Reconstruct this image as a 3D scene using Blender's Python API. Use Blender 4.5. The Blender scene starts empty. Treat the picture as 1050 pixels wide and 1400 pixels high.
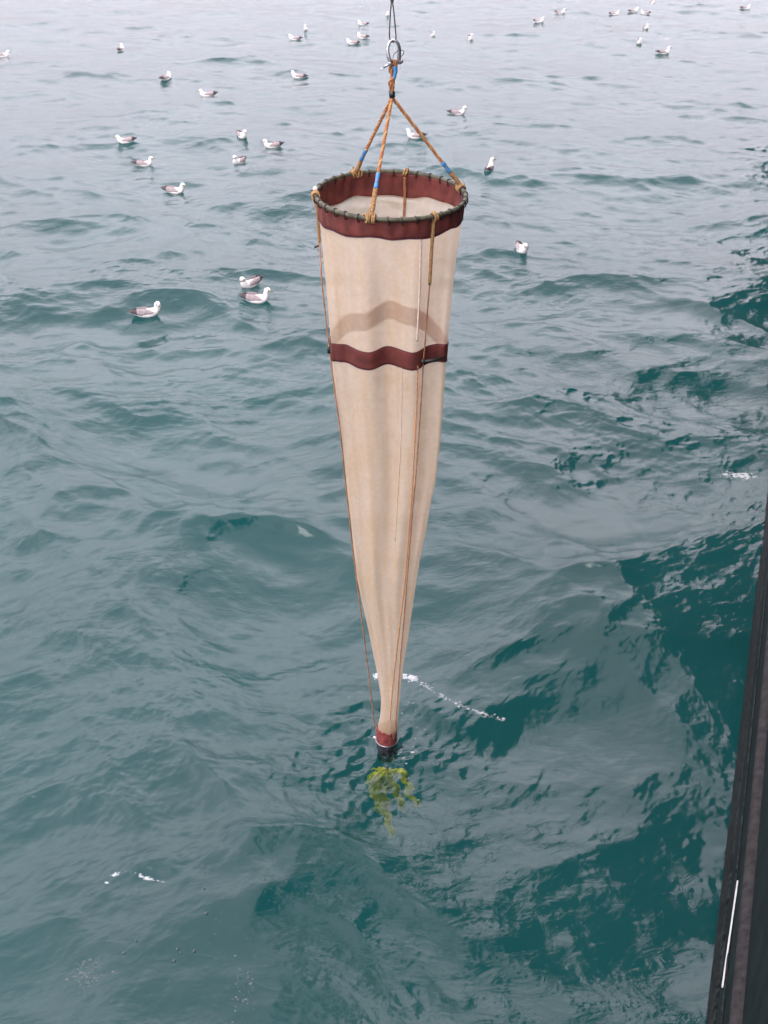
import bpy, bmesh, math, random
import numpy as np
from mathutils import Vector, Matrix
from mathutils.bvhtree import BVHTree
random.seed(7)
R = math.radians
scene = bpy.context.scene
COL = scene.collection

# ------------------------------------------------------------------ camera
H = 5.8                      # eye height over the mean water
PITCH = R(33.5)
F = 1420.0                   # focal length in pixels of the 1050 px wide picture
cam_d = bpy.data.cameras.new("camera")
cam = bpy.data.objects.new("camera", cam_d); COL.objects.link(cam)
cam.location = (0, 0, H); cam.rotation_euler = (R(90) - PITCH, 0, 0)
cam_d.sensor_width = 36; cam_d.lens = 36 * F / 1400; cam_d.clip_start = .05; cam_d.clip_end = 6000
scene.camera = cam

# ------------------------------------------------------------------ light: flat overcast
SUN_EL, SUN_AZ = R(52), R(215)
w = bpy.data.worlds.new("World"); scene.world = w; w.use_nodes = True
nt = w.node_tree; nt.nodes.clear()
out = nt.nodes.new("ShaderNodeOutputWorld"); bg = nt.nodes.new("ShaderNodeBackground")
sky = nt.nodes.new("ShaderNodeTexSky"); sky.sky_type = 'NISHITA'; sky.sun_disc = False
sky.sun_elevation = SUN_EL; sky.sun_rotation = SUN_AZ; sky.dust_density = 4; sky.air_density = 1
hs = nt.nodes.new("ShaderNodeHueSaturation"); hs.inputs['Saturation'].default_value = .25
tc = nt.nodes.new("ShaderNodeTexCoord")
nz = nt.nodes.new("ShaderNodeTexNoise"); nz.inputs['Scale'].default_value = 2.2; nz.inputs['Detail'].default_value = 3
mpg = nt.nodes.new("ShaderNodeMapping"); mpg.inputs['Scale'].default_value = (1, 1, 2.5)
cr = nt.nodes.new("ShaderNodeValToRGB")
cr.color_ramp.elements[0].position = .3; cr.color_ramp.elements[0].color = (.76, .69, .80, 1)
cr.color_ramp.elements[1].position = .75; cr.color_ramp.elements[1].color = (.99, .90, 1.0, 1)
sc = nt.nodes.new("ShaderNodeVectorMath"); sc.operation = 'SCALE'; sc.inputs['Scale'].default_value = 27
mx = nt.nodes.new("ShaderNodeMix"); mx.data_type = 'RGBA'; mx.inputs[0].default_value = .8
nt.links.new(tc.outputs['Generated'], mpg.inputs[0]); nt.links.new(mpg.outputs[0], nz.inputs['Vector'])
sxy = nt.nodes.new("ShaderNodeSeparateXYZ"); gr_ = nt.nodes.new("ShaderNodeMapRange")
gr_.inputs[1].default_value = .1; gr_.inputs[2].default_value = .5; gr_.inputs[3].default_value = 14; gr_.inputs[4].default_value = 48
gr2 = nt.nodes.new("ShaderNodeMapRange"); gr2.inputs[1].default_value = .58; gr2.inputs[2].default_value = .95; gr2.inputs[3].default_value = 48; gr2.inputs[4].default_value = 29
mn_ = nt.nodes.new("ShaderNodeMath"); mn_.operation = 'MINIMUM'
nt.links.new(tc.outputs['Generated'], sxy.inputs[0]); nt.links.new(sxy.outputs[2], gr_.inputs[0]); nt.links.new(sxy.outputs[2], gr2.inputs[0]); nt.links.new(gr_.outputs[0], mn_.inputs[0]); nt.links.new(gr2.outputs[0], mn_.inputs[1]); nt.links.new(mn_.outputs[0], sc.inputs['Scale'])
nt.links.new(nz.outputs[0], cr.inputs[0]); nt.links.new(cr.outputs[0], sc.inputs[0])
nt.links.new(sky.outputs[0], hs.inputs['Color'])
nt.links.new(hs.outputs[0], mx.inputs[6]); nt.links.new(sc.outputs[0], mx.inputs[7])
nt.links.new(mx.outputs[2], bg.inputs[0]); nt.links.new(bg.outputs[0], out.inputs[0])
bg.inputs[1].default_value = .10
sd = bpy.data.lights.new("sun", 'SUN'); sd.energy = .9; sd.angle = R(25); sd.color = (1, .96, .9)
so = bpy.data.objects.new("sun", sd); COL.objects.link(so)
so.rotation_euler = (R(90) - SUN_EL, 0, R(180) - SUN_AZ + R(0))
scene.view_settings.view_transform = 'Standard'; scene.view_settings.look = 'None'
scene.view_settings.gamma = 1; scene.view_settings.exposure = .24
scene.cycles.max_bounces = 8; scene.cycles.transparent_max_bounces = 24

# ------------------------------------------------------------------ helpers
fw = Vector((0, math.cos(PITCH), -math.sin(PITCH))); up = Vector((0, math.sin(PITCH), math.cos(PITCH)))
C0 = Vector((0, 0, H))
def ray(px, py): return (fw + Vector((1, 0, 0)) * ((px - 525) / F) - up * ((py - 700) / F))
def atY(px, py, Y): r = ray(px, py); return C0 + r * (Y / r.y)          # on the upright plane y = Y
def atZ(px, py, Z=0): r = ray(px, py); return C0 + r * ((Z - H) / r.z)  # on the level plane z = Z

def tag(o, label=None, cat=None, group=None, kind=None):
    if label: o['label'] = label
    if cat: o['category'] = cat
    if group: o['group'] = group
    if kind: o['kind'] = kind
    return o
def empty(name, loc, rz=0):
    o = bpy.data.objects.new(name, None); COL.objects.link(o); o.location = loc; o.rotation_euler.z = rz
    o.empty_display_size = .1; return o
class MB:
    def __init__(s): s.v = []; s.f = []; s.m = []
    def grid(s, rows, closed=False, mi=0, caps=False):
        b = len(s.v); n = len(rows[0])
        for r in rows: s.v += [tuple(p) for p in r]
        for i in range(len(rows) - 1):
            for j in range(n if closed else n - 1):
                k = (j + 1) % n
                s.f.append((b + i*n + j, b + i*n + k, b + (i+1)*n + k, b + (i+1)*n + j)); s.m.append(mi)
        if caps:
            s.f.append(tuple(b + j for j in reversed(range(n)))); s.m.append(mi)
            e = b + (len(rows) - 1) * n; s.f.append(tuple(e + j for j in range(n))); s.m.append(mi)
    def tube(s, pts, r, n=8, mi=0, closed=False):
        pts = [Vector(p) for p in pts]; rows = []; N = len(pts)
        a = None
        for i, p in enumerate(pts):
            if closed: t = pts[(i+1) % N] - pts[i-1]
            else: t = pts[min(i+1, N-1)] - pts[max(i-1, 0)]
            t.normalize()
            if a is None:
                a = t.cross(Vector((0, 0, 1)) if abs(t.z) < .9 else Vector((1, 0, 0))).normalized()
            a = (a - t * a.dot(t)).normalized(); c = t.cross(a)
            rr = r(i / max(1, N-1)) if callable(r) else r
            rows.append([p + a * (rr*math.cos(2*math.pi*k/n)) + c * (rr*math.sin(2*math.pi*k/n)) for k in range(n)])
        if closed: rows.append(rows[0])
        s.grid(rows, True, mi, caps=not closed)
    def blob(s, c, rad, n=8, m=6, mi=0, rot=None):
        rows = []
        for i in range(m + 1):
            th = math.pi * i / m; th = min(max(th, .02), math.pi - .02)
            row = []
            for j in range(n):
                ph = 2*math.pi*j/n
                q = Vector((rad[0]*math.sin(th)*math.cos(ph), rad[1]*math.sin(th)*math.sin(ph), rad[2]*math.cos(th)))
                if rot: q = rot @ q
                row.append(Vector(c) + q)
            rows.append(row)
        s.grid(rows, True, mi, caps=True)
    def box(s, c, d, rot=None, mi=0):
        b = len(s.v)
        for x in (-1, 1):
            for y in (-1, 1):
                for z in (-1, 1):
                    q = Vector((x*d[0]/2, y*d[1]/2, z*d[2]/2))
                    if rot: q = rot @ q
                    s.v.append(tuple(Vector(c) + q))
        for f in ((0,1,3,2),(4,6,7,5),(0,4,5,1),(2,3,7,6),(0,2,6,4),(1,5,7,3)):
            s.f.append(tuple(b + i for i in f)); s.m.append(mi)
    def mesh(s, name, mats, smooth=True):
        me = bpy.data.meshes.new(name); me.from_pydata(s.v, [], s.f)
        for m in (mats if isinstance(mats, (list, tuple)) else [mats]): me.materials.append(m)
        me.polygons.foreach_set('material_index', s.m)
        me.polygons.foreach_set('use_smooth', [smooth] * len(s.f)); me.update(); return me
    def build(s, name, mats, parent=None, smooth=True):
        o = bpy.data.objects.new(name, s.mesh(name, mats, smooth)); COL.objects.link(o)
        if parent:
            o.parent = parent
            if parent.type == 'EMPTY': o.matrix_parent_inverse = Matrix.Translation(-Vector(parent.location))
        return o

def mat(name, col, rough=.6, metal=0, spec=.5, vary=.0, vscale=20, bump=0, bscale=60, col2=None, detail=4):
    m = bpy.data.materials.new(name); m.use_nodes = True; n = m.node_tree; p = n.nodes['Principled BSDF']
    p.inputs['Base Color'].default_value = (*col, 1); p.inputs['Roughness'].default_value = rough
    p.inputs['Metallic'].default_value = metal; p.inputs['Specular IOR Level'].default_value = spec
    t = n.nodes.new('ShaderNodeTexCoord')
    if vary or col2:
        z = n.nodes.new('ShaderNodeTexNoise'); z.inputs['Scale'].default_value = vscale; z.inputs['Detail'].default_value = detail
        r = n.nodes.new('ShaderNodeValToRGB'); r.color_ramp.elements[0].position = .35; r.color_ramp.elements[1].position = .65
        c2 = col2 or tuple(min(1, c * (1 + vary)) for c in col); c1 = col if col2 else tuple(c * (1 - vary) for c in col)
        r.color_ramp.elements[0].color = (*c1, 1); r.color_ramp.elements[1].color = (*c2, 1)
        n.links.new(t.outputs['Object'], z.inputs['Vector']); n.links.new(z.outputs[0], r.inputs[0]); n.links.new(r.outputs[0], p.inputs['Base Color'])
    if bump:
        z = n.nodes.new('ShaderNodeTexNoise'); z.inputs['Scale'].default_value = bscale; z.inputs['Detail'].default_value = 3
        b = n.nodes.new('ShaderNodeBump'); b.inputs['Strength'].default_value = bump; b.inputs['Distance'].default_value = .01
        n.links.new(t.outputs['Object'], z.inputs['Vector']); n.links.new(z.outputs[0], b.inputs['Height']); n.links.new(b.outputs[0], p.inputs['Normal'])
    return m

# ------------------------------------------------------------------ the sea
rng = np.random.default_rng(31)
def fft_tile(N, L, lmin, lmax, rms_slope, wind, spread, peak, chop):
    k1 = 2*np.pi*np.fft.fftfreq(N, L/N); kx, ky = np.meshgrid(k1, k1, indexing='ij')
    k = np.sqrt(kx*kx + ky*ky); k[0, 0] = 1e-6
    c = (kx*wind[0] + ky*wind[1]) / k
    S = np.exp(-(peak/k)**2) / k**4 * (np.abs(c)**spread*.9 + .10)
    lam = 2*np.pi/k
    S *= 1/(1 + np.exp(-(lam - lmin)/(lmin*.15))) * 1/(1 + np.exp((lam - lmax)/(lmax*.12)))
    S[0, 0] = 0
    h = np.sqrt(S) * (rng.normal(size=(N, N)) + 1j*rng.normal(size=(N, N)))
    sx = np.real(np.fft.ifft2(1j*kx*h)); sy = np.real(np.fft.ifft2(1j*ky*h))
    a = rms_slope / math.sqrt((sx**2 + sy**2).mean())
    z = np.real(np.fft.ifft2(h)) * a
    dx = np.real(np.fft.ifft2(1j*kx/k*h)) * a * chop; dy = np.real(np.fft.ifft2(1j*ky/k*h)) * a * chop
    return L, np.stack([dx, dy, z], -1).astype(np.float32)
def samp(tile, x, y):
    L, T = tile; N = T.shape[0]
    u = (x/L) % 1 * N; v = (y/L) % 1 * N
    i = np.floor(u).astype(np.int64); j = np.floor(v).astype(np.int64)
    fu = (u - i)[..., None]; fv = (v - j)[..., None]
    i %= N; j %= N; i1 = (i+1) % N; j1 = (j+1) % N
    return (T[i, j]*(1-fu)*(1-fv) + T[i1, j]*fu*(1-fv) + T[i, j1]*(1-fu)*fv + T[i1, j1]*fu*fv)
def wdir(a): return (math.sin(R(a)), math.cos(R(a)))
TA = fft_tile(1024, 57.0, 1.6, 9.0, .165, wdir(12), 2, .8, 1.7)      # swell and wind waves
TB = fft_tile(1024, 13.7, .28, 1.6, .155, wdir(-18), 2, 1.5, 1.6)        # chop
TC = fft_tile(1024, 4.3, .035, .28, .095, wdir(8), 1, 6., .5)          # ripples
# smooth value noise used for patches of calmer and rougher water
gn = rng.random((64, 64)).astype(np.float32)
def vnoise(x, y, s):
    u = x/s; v = y/s; i = np.floor(u).astype(int); j = np.floor(v).astype(int); a = u-i; b = v-j
    a = a*a*(3-2*a); b = b*b*(3-2*b)
    g = lambda p, q: gn[p % 64, q % 64]
    return g(i,j)*(1-a)*(1-b) + g(i+1,j)*a*(1-b) + g(i,j+1)*(1-a)*b + g(i+1,j+1)*a*b
OFF = [0., 0., .035]
NET = atY(531, 1012, 5.6)
wake = [atZ(*p) for p in ((462,958),(485,934),(512,922),(550,924),(600,946),(645,970),(690,984),(730,992))]
splash2 = [atZ(*p) for p in ((148,1204),(163,1193),(185,1194),(205,1203),(228,1206))]
HA = atZ(968, 1400); HU = (atZ(1048, 700) - HA).normalized(); HN = Vector((-HU.y, HU.x, 0))
def polydist(x, y, pts):
    best = np.full(x.shape, 1e9, np.float32); side = np.zeros(x.shape, np.float32); tt = np.zeros(x.shape, np.float32)
    for n, (a, b) in enumerate(zip(pts[:-1], pts[1:])):
        ax, ay = a.x, a.y; dx, dy = b.x-ax, b.y-ay; l2 = dx*dx+dy*dy
        t = np.clip(((x-ax)*dx+(y-ay)*dy)/l2, 0, 1); qx = x-ax-t*dx; qy = y-ay-t*dy
        d = np.sqrt(qx*qx+qy*qy); m = d < best
        best = np.where(m, d, best); side = np.where(m, np.sign(dx*qy-dy*qx), side); tt = np.where(m, (n+t)/(len(pts)-1), tt)
    return best, side, tt
def sea(x, y):
    r = np.sqrt(x*x+y*y)
    a = samp(TA, x + OFF[0], y + OFF[1])
    c, s = math.cos(.5), math.sin(.5)
    b = samp(TB, x*c - y*s + 3, x*s + y*c + 1)
    c2, s2 = math.cos(-.35), math.sin(-.35)
    q = samp(TC, x*c2 - y*s2, x*s2 + y*c2)
    rough = .25 + 1.9*vnoise(x+40, y*1.3+10, 2.1)*vnoise(x+9, y+70, .9)**.5
    dh = np.abs((x-HA.x)*HN.x + (y-HA.y)*HN.y); rough = rough*(1 + .9*np.exp(-(dh/1.6)**2))
    near = np.clip((r-4)/7, 0, 1)                                     # lee of the ship is calmer
    fb = (.82 + .18*np.clip((r-5)/4, 0, 1))*(1-.33*np.clip((r-12)/14, 0, 1)) * np.exp(-(r/260)**2); fc = (.62 + .6*near)*rough * np.exp(-(r/34)**2); fa = np.exp(-(r/420)**2)*(1-.58*np.clip((r-11)/14, 0, 1))
    D = a*fa[..., None]*(1.+.0*near)[..., None] + b*fb[..., None] + q*fc[..., None]
    D[..., 2] -= OFF[2]*np.exp(-(r/25)**2)
    # ring wave thrown up by the cod end, steep on the near side
    m = (np.abs(x) < 3) & (y > 1.5) & (y < 9)
    if m.any():
        d, sd_, t = polydist(x[m], y[m], wake)
        env = np.clip(np.minimum(t, 1-t)*5, 0, 1)*.9+.1*(t > 0)
        sg = np.where(sd_ > 0, .28, .075)
        hh = .055*np.exp(-(d/sg)**2)*env
        rr = np.sqrt((x[m]-NET.x)**2+(y[m]-5.6)**2)
        hh += .006*np.cos(rr*2*np.pi/.13)*np.exp(-(rr/.35)**2)
        # choppy disturbed water inside the ring
        ins = np.exp(-(rr/.6)**2)
        hh += ins*.036*(vnoise(x[m]*1.0+5, y[m]+3, .055)-.5) + ins*.036*(vnoise(x[m]+15, y[m]+31, .13)-.5)
        d, sd_, t = polydist(x[m], y[m], splash2)
        env = np.clip(np.minimum(t, 1-t)*5, 0, 1)
        hh += .016*np.exp(-(d/np.where(sd_ > 0, .2, .05))**2)*env
        D[m, 2] += hh
    return D
# shift the swell so that mean water meets the cod end
best = None
for _ in range(400):
    o = rng.random(2)*57; hgt = samp(TA, np.array([NET.x+o[0]]), np.array([5.6+o[1]]))[0, 2]
    if best is None or abs(hgt) < best[0]: best = (abs(hgt), o)
OFF[0], OFF[1] = best[1]
dep = np.concatenate([np.linspace(88, 72, 60)[:-1], np.linspace(72, 24, 1000)[:-1], np.linspace(24, 5.6, 750)[:-1], np.linspace(5.6, 1.2, 160)[:-1], np.geomspace(1.2, .1, 30)])
rad = H/np.tan(np.radians(dep))
az = np.concatenate([np.linspace(-180, -42, 90)[:-1], np.linspace(-42, 42, 1350)[:-1], np.linspace(42, 180, 90)[:-1]])
RR, AA = np.meshgrid(rad, np.radians(az), indexing='ij')
X = RR*np.sin(AA); Y = RR*np.cos(AA)
D = sea(X, Y)
P = np.stack([X + D[..., 0], Y + D[..., 1], D[..., 2]], -1)
nr, nc = X.shape
verts = np.concatenate([P.reshape(-1, 3), [[0, 0, 0.]]]).astype(np.float32)
ii, jj = np.meshgrid(np.arange(nr-1), np.arange(nc), indexing='ij'); j2 = (jj+1) % nc
quads = np.stack([ii*nc+jj, (ii+1)*nc+jj, (ii+1)*nc+j2, ii*nc+j2], -1).reshape(-1, 4)[:, ::-1]
cj = np.arange(nc); tris = np.stack([np.full(nc, nr*nc), cj, (cj+1) % nc], -1)[:, ::-1]
me = bpy.data.meshes.new('sea'); me.vertices.add(len(verts)); me.vertices.foreach_set('co', verts.ravel())
nl = quads.size + tris.size; me.loops.add(nl); me.loops.foreach_set('vertex_index', np.concatenate([quads.ravel(), tris.ravel()]).astype(np.int32))
npoly = len(quads)+len(tris); me.polygons.add(npoly)
ls = np.concatenate([np.arange(len(quads))*4, quads.size + np.arange(len(tris))*3]).astype(np.int32)
me.polygons.foreach_set('loop_start', ls)
me.polygons.foreach_set('use_smooth', np.ones(npoly, bool))
me.update(calc_edges=True); me.validate()
water = bpy.data.objects.new('water', me); COL.objects.link(water); tag(water, kind='structure')

m = bpy.data.materials.new('sea_water'); m.use_nodes = True; n = m.node_tree; n.nodes.clear(); L = n.links.new
o_ = n.nodes.new('ShaderNodeOutputMaterial')
fr = n.nodes.new('ShaderNodeFresnel'); fr.inputs[0].default_value = 1.38
gl = n.nodes.new('ShaderNodeBsdfGlossy'); gl.inputs['Roughness'].default_value = .008; gl.inputs['Color'].default_value = (1, 1, 1, 1)
df = n.nodes.new('ShaderNodeBsdfDiffuse'); df.inputs['Color'].default_value = (.010, .061, .062, 1)
tr = n.nodes.new('ShaderNodeBsdfTransparent'); tr.inputs[0].default_value = (.88, .97, .95, 1)
body = n.nodes.new('ShaderNodeMixShader'); body.inputs[0].default_value = .74
top = n.nodes.new('ShaderNodeMixShader')
g = n.nodes.new('ShaderNodeNewGeometry')
mp1 = n.nodes.new('ShaderNodeMapping'); mp1.inputs['Scale'].default_value = (1, 1.8, 1)
b1 = n.nodes.new('ShaderNodeBump'); b1.inputs['Strength'].default_value = .35; b1.inputs['Distance'].default_value = .03
t1 = n.nodes.new('ShaderNodeTexNoise'); t1.inputs['Scale'].default_value = 5.0; t1.inputs['Detail'].default_value = 5; t1.inputs['Roughness'].default_value = .6
t1.inputs['Distortion'].default_value = .6
# the fine ripples come in cat's-paws: rough patches between smooth ones
t2 = n.nodes.new('ShaderNodeTexNoise'); t2.inputs['Scale'].default_value = .35; t2.inputs['Detail'].default_value = 2
mr = n.nodes.new('ShaderNodeMapRange'); mr.inputs[1].default_value = .35; mr.inputs[2].default_value = .7; mr.inputs[3].default_value = .12; mr.inputs[4].default_value = .65
up_n = n.nodes.new('ShaderNodeCombineXYZ'); up_n.inputs[2].default_value = 1
L(g.outputs['Position'], mp1.inputs[0]); L(mp1.outputs[0], t1.inputs['Vector']); L(t1.outputs[0], b1.inputs['Height'])
L(g.outputs['Position'], t2.inputs['Vector']); L(t2.outputs[0], mr.inputs[0]); L(mr.outputs[0], b1.inputs['Strength'])
t3 = n.nodes.new('ShaderNodeTexNoise'); t3.inputs['Scale'].default_value = 19; t3.inputs['Detail'].default_value = 3; t3.inputs['Distortion'].default_value = .8
b3 = n.nodes.new('ShaderNodeBump'); b3.inputs['Distance'].default_value = .0045; L(mp1.outputs[0], t3.inputs['Vector']); L(t3.outputs[0], b3.inputs['Height'])
L(mr.outputs[0], b3.inputs['Strength']); L(b1.outputs[0], b3.inputs['Normal']); b1 = b3
L(b1.outputs[0], fr.inputs['Normal']); L(b1.outputs[0], gl.inputs['Normal']); L(up_n.outputs[0], df.inputs['Normal'])
L(df.outputs[0], body.inputs[1]); L(tr.outputs[0], body.inputs[2])
L(fr.outputs[0], top.inputs[0]); L(body.outputs[0], top.inputs[1]); L(gl.outputs[0], top.inputs[2]); L(top.outputs[0], o_.inputs[0])
me.materials.append(m)

deep = MB(); deep.grid([[(-3000, -3000, -6), (3000, -3000, -6)], [(-3000, 3000, -6), (3000, 3000, -6)]])
tag(deep.build('deep_water', mat('deep_teal', (.012, .097, .097), 1, spec=0, vary=.12, vscale=.15), smooth=False), kind='structure')

# window of the surface used for standing things on it
sel_r = np.arange(0, nr, 2); sel_r = sel_r[(rad[sel_r] < 220)]; sel_c = np.where((az > -42) & (az < 42))[0][::2]
pv = P[np.ix_(sel_r, sel_c)]; a_, b_ = pv.shape[:2]
i3, j3 = np.meshgrid(np.arange(a_-1), np.arange(b_-1), indexing='ij')
q3 = np.stack([i3*b_+j3, (i3+1)*b_+j3, (i3+1)*b_+j3+1, i3*b_+j3+1], -1).reshape(-1, 4)
bvh = BVHTree.FromPolygons(pv.reshape(-1, 3).tolist(), q3.tolist())
def on_water(px, py):
    h_, nn, _, _ = bvh.ray_cast(C0, ray(px, py).normalized())
    if h_ is None: return atZ(px, py), Vector((0, 0, 1))
    return h_, (nn if nn.z > 0 else -nn)
def water_z(x, y):
    h_, _, _, _ = bvh.ray_cast(Vector((x, y, 5)), Vector((0, 0, -1)))
    return h_.z if h_ else 0

# ------------------------------------------------------------------ ship's side
A = atZ(968, 1400); B = atZ(1048, 700)
U = (B - A).normalized(); Nn = Vector((-U.y, U.x, 0))          # Nn points out over the water
foot = A - U * A.dot(U)                                        # nearest point of the side to the camera
def on_hull(px, py, off=0):
    r = ray(px, py); p0 = foot + Nn*off
    return C0 + r * ((p0 - C0).dot(Nn) / r.dot(Nn))
def hp(s, off, z): return foot + U*s + Nn*off + Vector((0, 0, z))
def hull_mat(name, base, dark, scale=1.):
    m = bpy.data.materials.new(name); m.use_nodes = True; n = m.node_tree; p = n.nodes['Principled BSDF']; L = n.links.new
    g = n.nodes.new('ShaderNodeNewGeometry'); mp = n.nodes.new('ShaderNodeMapping'); mp.inputs['Scale'].default_value = (2.2, 2.2, .9)
    z = n.nodes.new('ShaderNodeTexNoise'); z.inputs['Scale'].default_value = 3*scale; z.inputs['Detail'].default_value = 7; z.inputs['Roughness'].default_value = .65
    r = n.nodes.new('ShaderNodeValToRGB'); r.color_ramp.elements[0].position = .4; r.color_ramp.elements[1].position = .62
    r.color_ramp.elements[0].color = (*dark, 1); r.color_ramp.elements[1].color = (*base, 1)
    b = n.nodes.new('ShaderNodeBump'); b.inputs['Strength'].default_value = .4; b.inputs['Distance'].default_value = .01
    L(g.outputs['Position'], mp.inputs[0]); L(mp.outputs[0], z.inputs['Vector']); L(z.outputs[0], r.inputs[0]); L(r.outputs[0], p.inputs['Base Color'])
    L(z.outputs[0], b.inputs['Height']); L(b.outputs[0], p.inputs['Normal'])
    p.inputs['Roughness'].default_value = .7; p.inputs['Specular IOR Level'].default_value = .12
    return m
M_hull = hull_mat('hull_paint', (.007, .014, .014), (.004, .008, .008))
M_wet = hull_mat('wet_growth', (.024, .029, .028), (.0006, .0008, .0008), 5.)
M_str = hull_mat('strake_paint', (.034, .032, .032), (.017, .016, .016), 3.)
M_sup = hull_mat('upperworks_paint', (.05, .07, .07), (.03, .045, .045))
M_white = mat('slit_light_white', (.55, .56, .53), .6, vary=.08, vscale=30)  # white that holds the brightness of the hull's lit slit
ship = empty('ship', hp(0, 0, 0)); tag(ship, "dark green ship's side with pale rubbing strake along the right edge", 'ship')
zs = on_hull(1006, 1400).z; zlo = on_hull(979, 1400).z
S0, S1 = -14, 34
def profile(pts, name, m, closed=False, smooth=False, s0=S0, s1=S1, ns=40, wob=0):
    mb = MB(); rows = []
    for i in range(ns+1):
        s = s0 + (s1-s0)*i/ns
        rows.append([hp(s, o, z) for o, z in pts])
    mb.grid(rows, closed, 0, caps=closed); return mb.build(name, m, ship, smooth)
profile([(0, zlo+.002), (-.02, zs-.09), (-.02, zs+.09), (-.01, zs+.9), (.02, 2.6), (.06, 4.2), (-.5, 4.2), (-9, 4.2), (-9, -1.5), (0, -1.5)][:8], 'hull', M_hull)
profile([(-2.5, -1.5), (-.4, -.25), (.0, -.06), (.014, .0), (.012, zlo*.9), (0, zlo+.004)], 'boot_band', M_wet)
profile([(-.02+.05*math.sin(a), zs + .055*math.cos(a)) for a in [math.pi*i/10 for i in range(11)]], 'rubbing_strake', M_str, smooth=True)
profile([(.05, 4.21), (.05, 5.05), (.09, 5.05), (.09, 5.12), (-.12, 5.12), (-.12, 5.05), (-.08, 5.05), (-.08, 4.21)], 'bulwark', M_sup)
profile([(-.9, 4.21), (-.9, 6.9), (.0, 6.9), (.0, 7.9), (-.6, 7.9), (-.6, 13.5), (-8, 13.5), (-8, 4.21)], 'deckhouse', M_sup, s0=3.0, s1=30)
# weld bead between waterline and strake
profile([(.0+.008*math.sin(a), zlo + (zs-zlo)*.30 + .008*math.cos(a)) for a in [math.pi*i/6 for i in range(7)]], 'weld_bead', M_wet, smooth=True)
# thin white strip standing in for a lit slit in the side
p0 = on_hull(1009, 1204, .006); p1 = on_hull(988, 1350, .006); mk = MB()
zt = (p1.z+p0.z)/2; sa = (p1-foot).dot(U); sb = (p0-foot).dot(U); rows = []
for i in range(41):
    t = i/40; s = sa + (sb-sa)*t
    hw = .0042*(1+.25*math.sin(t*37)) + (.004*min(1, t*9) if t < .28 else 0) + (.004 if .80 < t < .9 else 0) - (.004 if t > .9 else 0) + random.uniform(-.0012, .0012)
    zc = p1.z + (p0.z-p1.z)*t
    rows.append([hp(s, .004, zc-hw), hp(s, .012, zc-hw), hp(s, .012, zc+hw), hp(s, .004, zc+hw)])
mk.grid(rows, True, 0, caps=True); mk.build('lit_slit_strip', M_white, ship, False)

# ------------------------------------------------------------------ crane arm overhead (out of frame) that carries the wire
YN = 5.6
WIRE_TOP = atY(536, -1, YN)
M_steel = mat('galvanised_steel', (.42, .42, .43), .3, .9, vary=.25, vscale=60)
M_wire = mat('steel_wire', (.07, .055, .06), .45, .6, vary=.3, vscale=200)
crane = empty('crane', hp(7.5, -1.0, 4.21)); tag(crane, "grey crane arm reaching out from the ship over the net", 'crane')
cb = MB(); cb.tube([hp(7.5, -1.0, 4.21), hp(7.5, -1.0, 8.6)], .22, 12); cb.build('post', M_sup, crane)
tip = Vector((WIRE_TOP.x, YN, 9.0)); rt = hp(7.5, -1.0, 8.3); cb = MB(); cb.tube([rt, rt.lerp(tip, .5)+Vector((0, 0, .3)), tip + (tip-rt).normalized()*.15 + Vector((0, 0, .1))], lambda t: .12-.06*t, 10); cb.build('boom', M_sup, crane)

wire = empty('lifting_wire', WIRE_TOP + Vector((0, 0, .0))); tag(wire, 'thin dark steel wire ending in a long narrow eye, threaded through the shackle', 'wire rope')
mb = MB(); mb.tube([WIRE_TOP + Vector((0, 0, .02)), tip], .005, 8); mb.build('cable', M_wire, wire)
mb = MB(); L1 = [atY(x, y, YN) for x, y in ((536,-4),(534.6,8),(533.4,25),(532.6,42),(532.6,50),(534,55.5),(537.2,57.6),(540.2,55.5),(541.4,50),(540.6,40),(539,22),(537.4,8),(536.2,-4))]
def smoothpath(p, n=6):
    o = []
    for i in range(len(p)-1):
        a, b, c, d = p[max(i-1, 0)], p[i], p[i+1], p[min(i+2, len(p)-1)]
        for k in range(n):
            t = k/n; o.append(.5*((2*b) + (c-a)*t + (2*a-5*b+4*c-d)*t*t + (3*b-a-3*c+d)*t**3))
    o.append(p[-1]); return o
mb.tube(smoothpath(L1), .0032, 8); mb.build('eye', M_wire, wire)
mb = MB(); mb.tube([WIRE_TOP + Vector((0, 0, -.01)), WIRE_TOP + Vector((0, 0, .08))], .009, 8); mb.build('ferrule', M_steel, wire)

def P3(x, y, dy=0): return atY(x, y, YN + dy)
shk = empty('shackle', P3(537, 88)); tag(shk, 'silvery steel bow shackle with a loop of seizing wire, joining wire and rope', 'shackle')
mb = MB(); mb.tube(smoothpath([P3(533.5,84,-.012),(P3(530.8,76,-.01)),P3(530,67,-.005),P3(532.5,58.5,0),P3(537.5,54.5,0),P3(543,58,0),P3(545.8,66,.005),P3(545.5,76,.01),P3(545.5,83,.012)]), lambda t: .0088+.0018*math.cos(t*2*math.pi), 10)
for x, y, d in ((533.2, 86.5, -.012), (546, 84.5, .012)): mb.blob(P3(x, y, d), (.013, .010, .013), 10, 8)
mb.build('bow', M_steel, shk)
mb = MB(); mb.tube([P3(524, 92, -.014), P3(530, 89, -.013), P3(549, 83, .014)], .0065, 8); mb.blob(P3(548.5, 84, .014), (.011, .010, .011), 8, 6); mb.build('pin', M_steel, shk)
mb = MB(); mb.tube(smoothpath([P3(523.5, 92, -.014), P3(520.5,95,-.014), P3(525.5,94,-.016)]), .0035, 6); mb.build('pin_eye', M_steel, shk)
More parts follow.
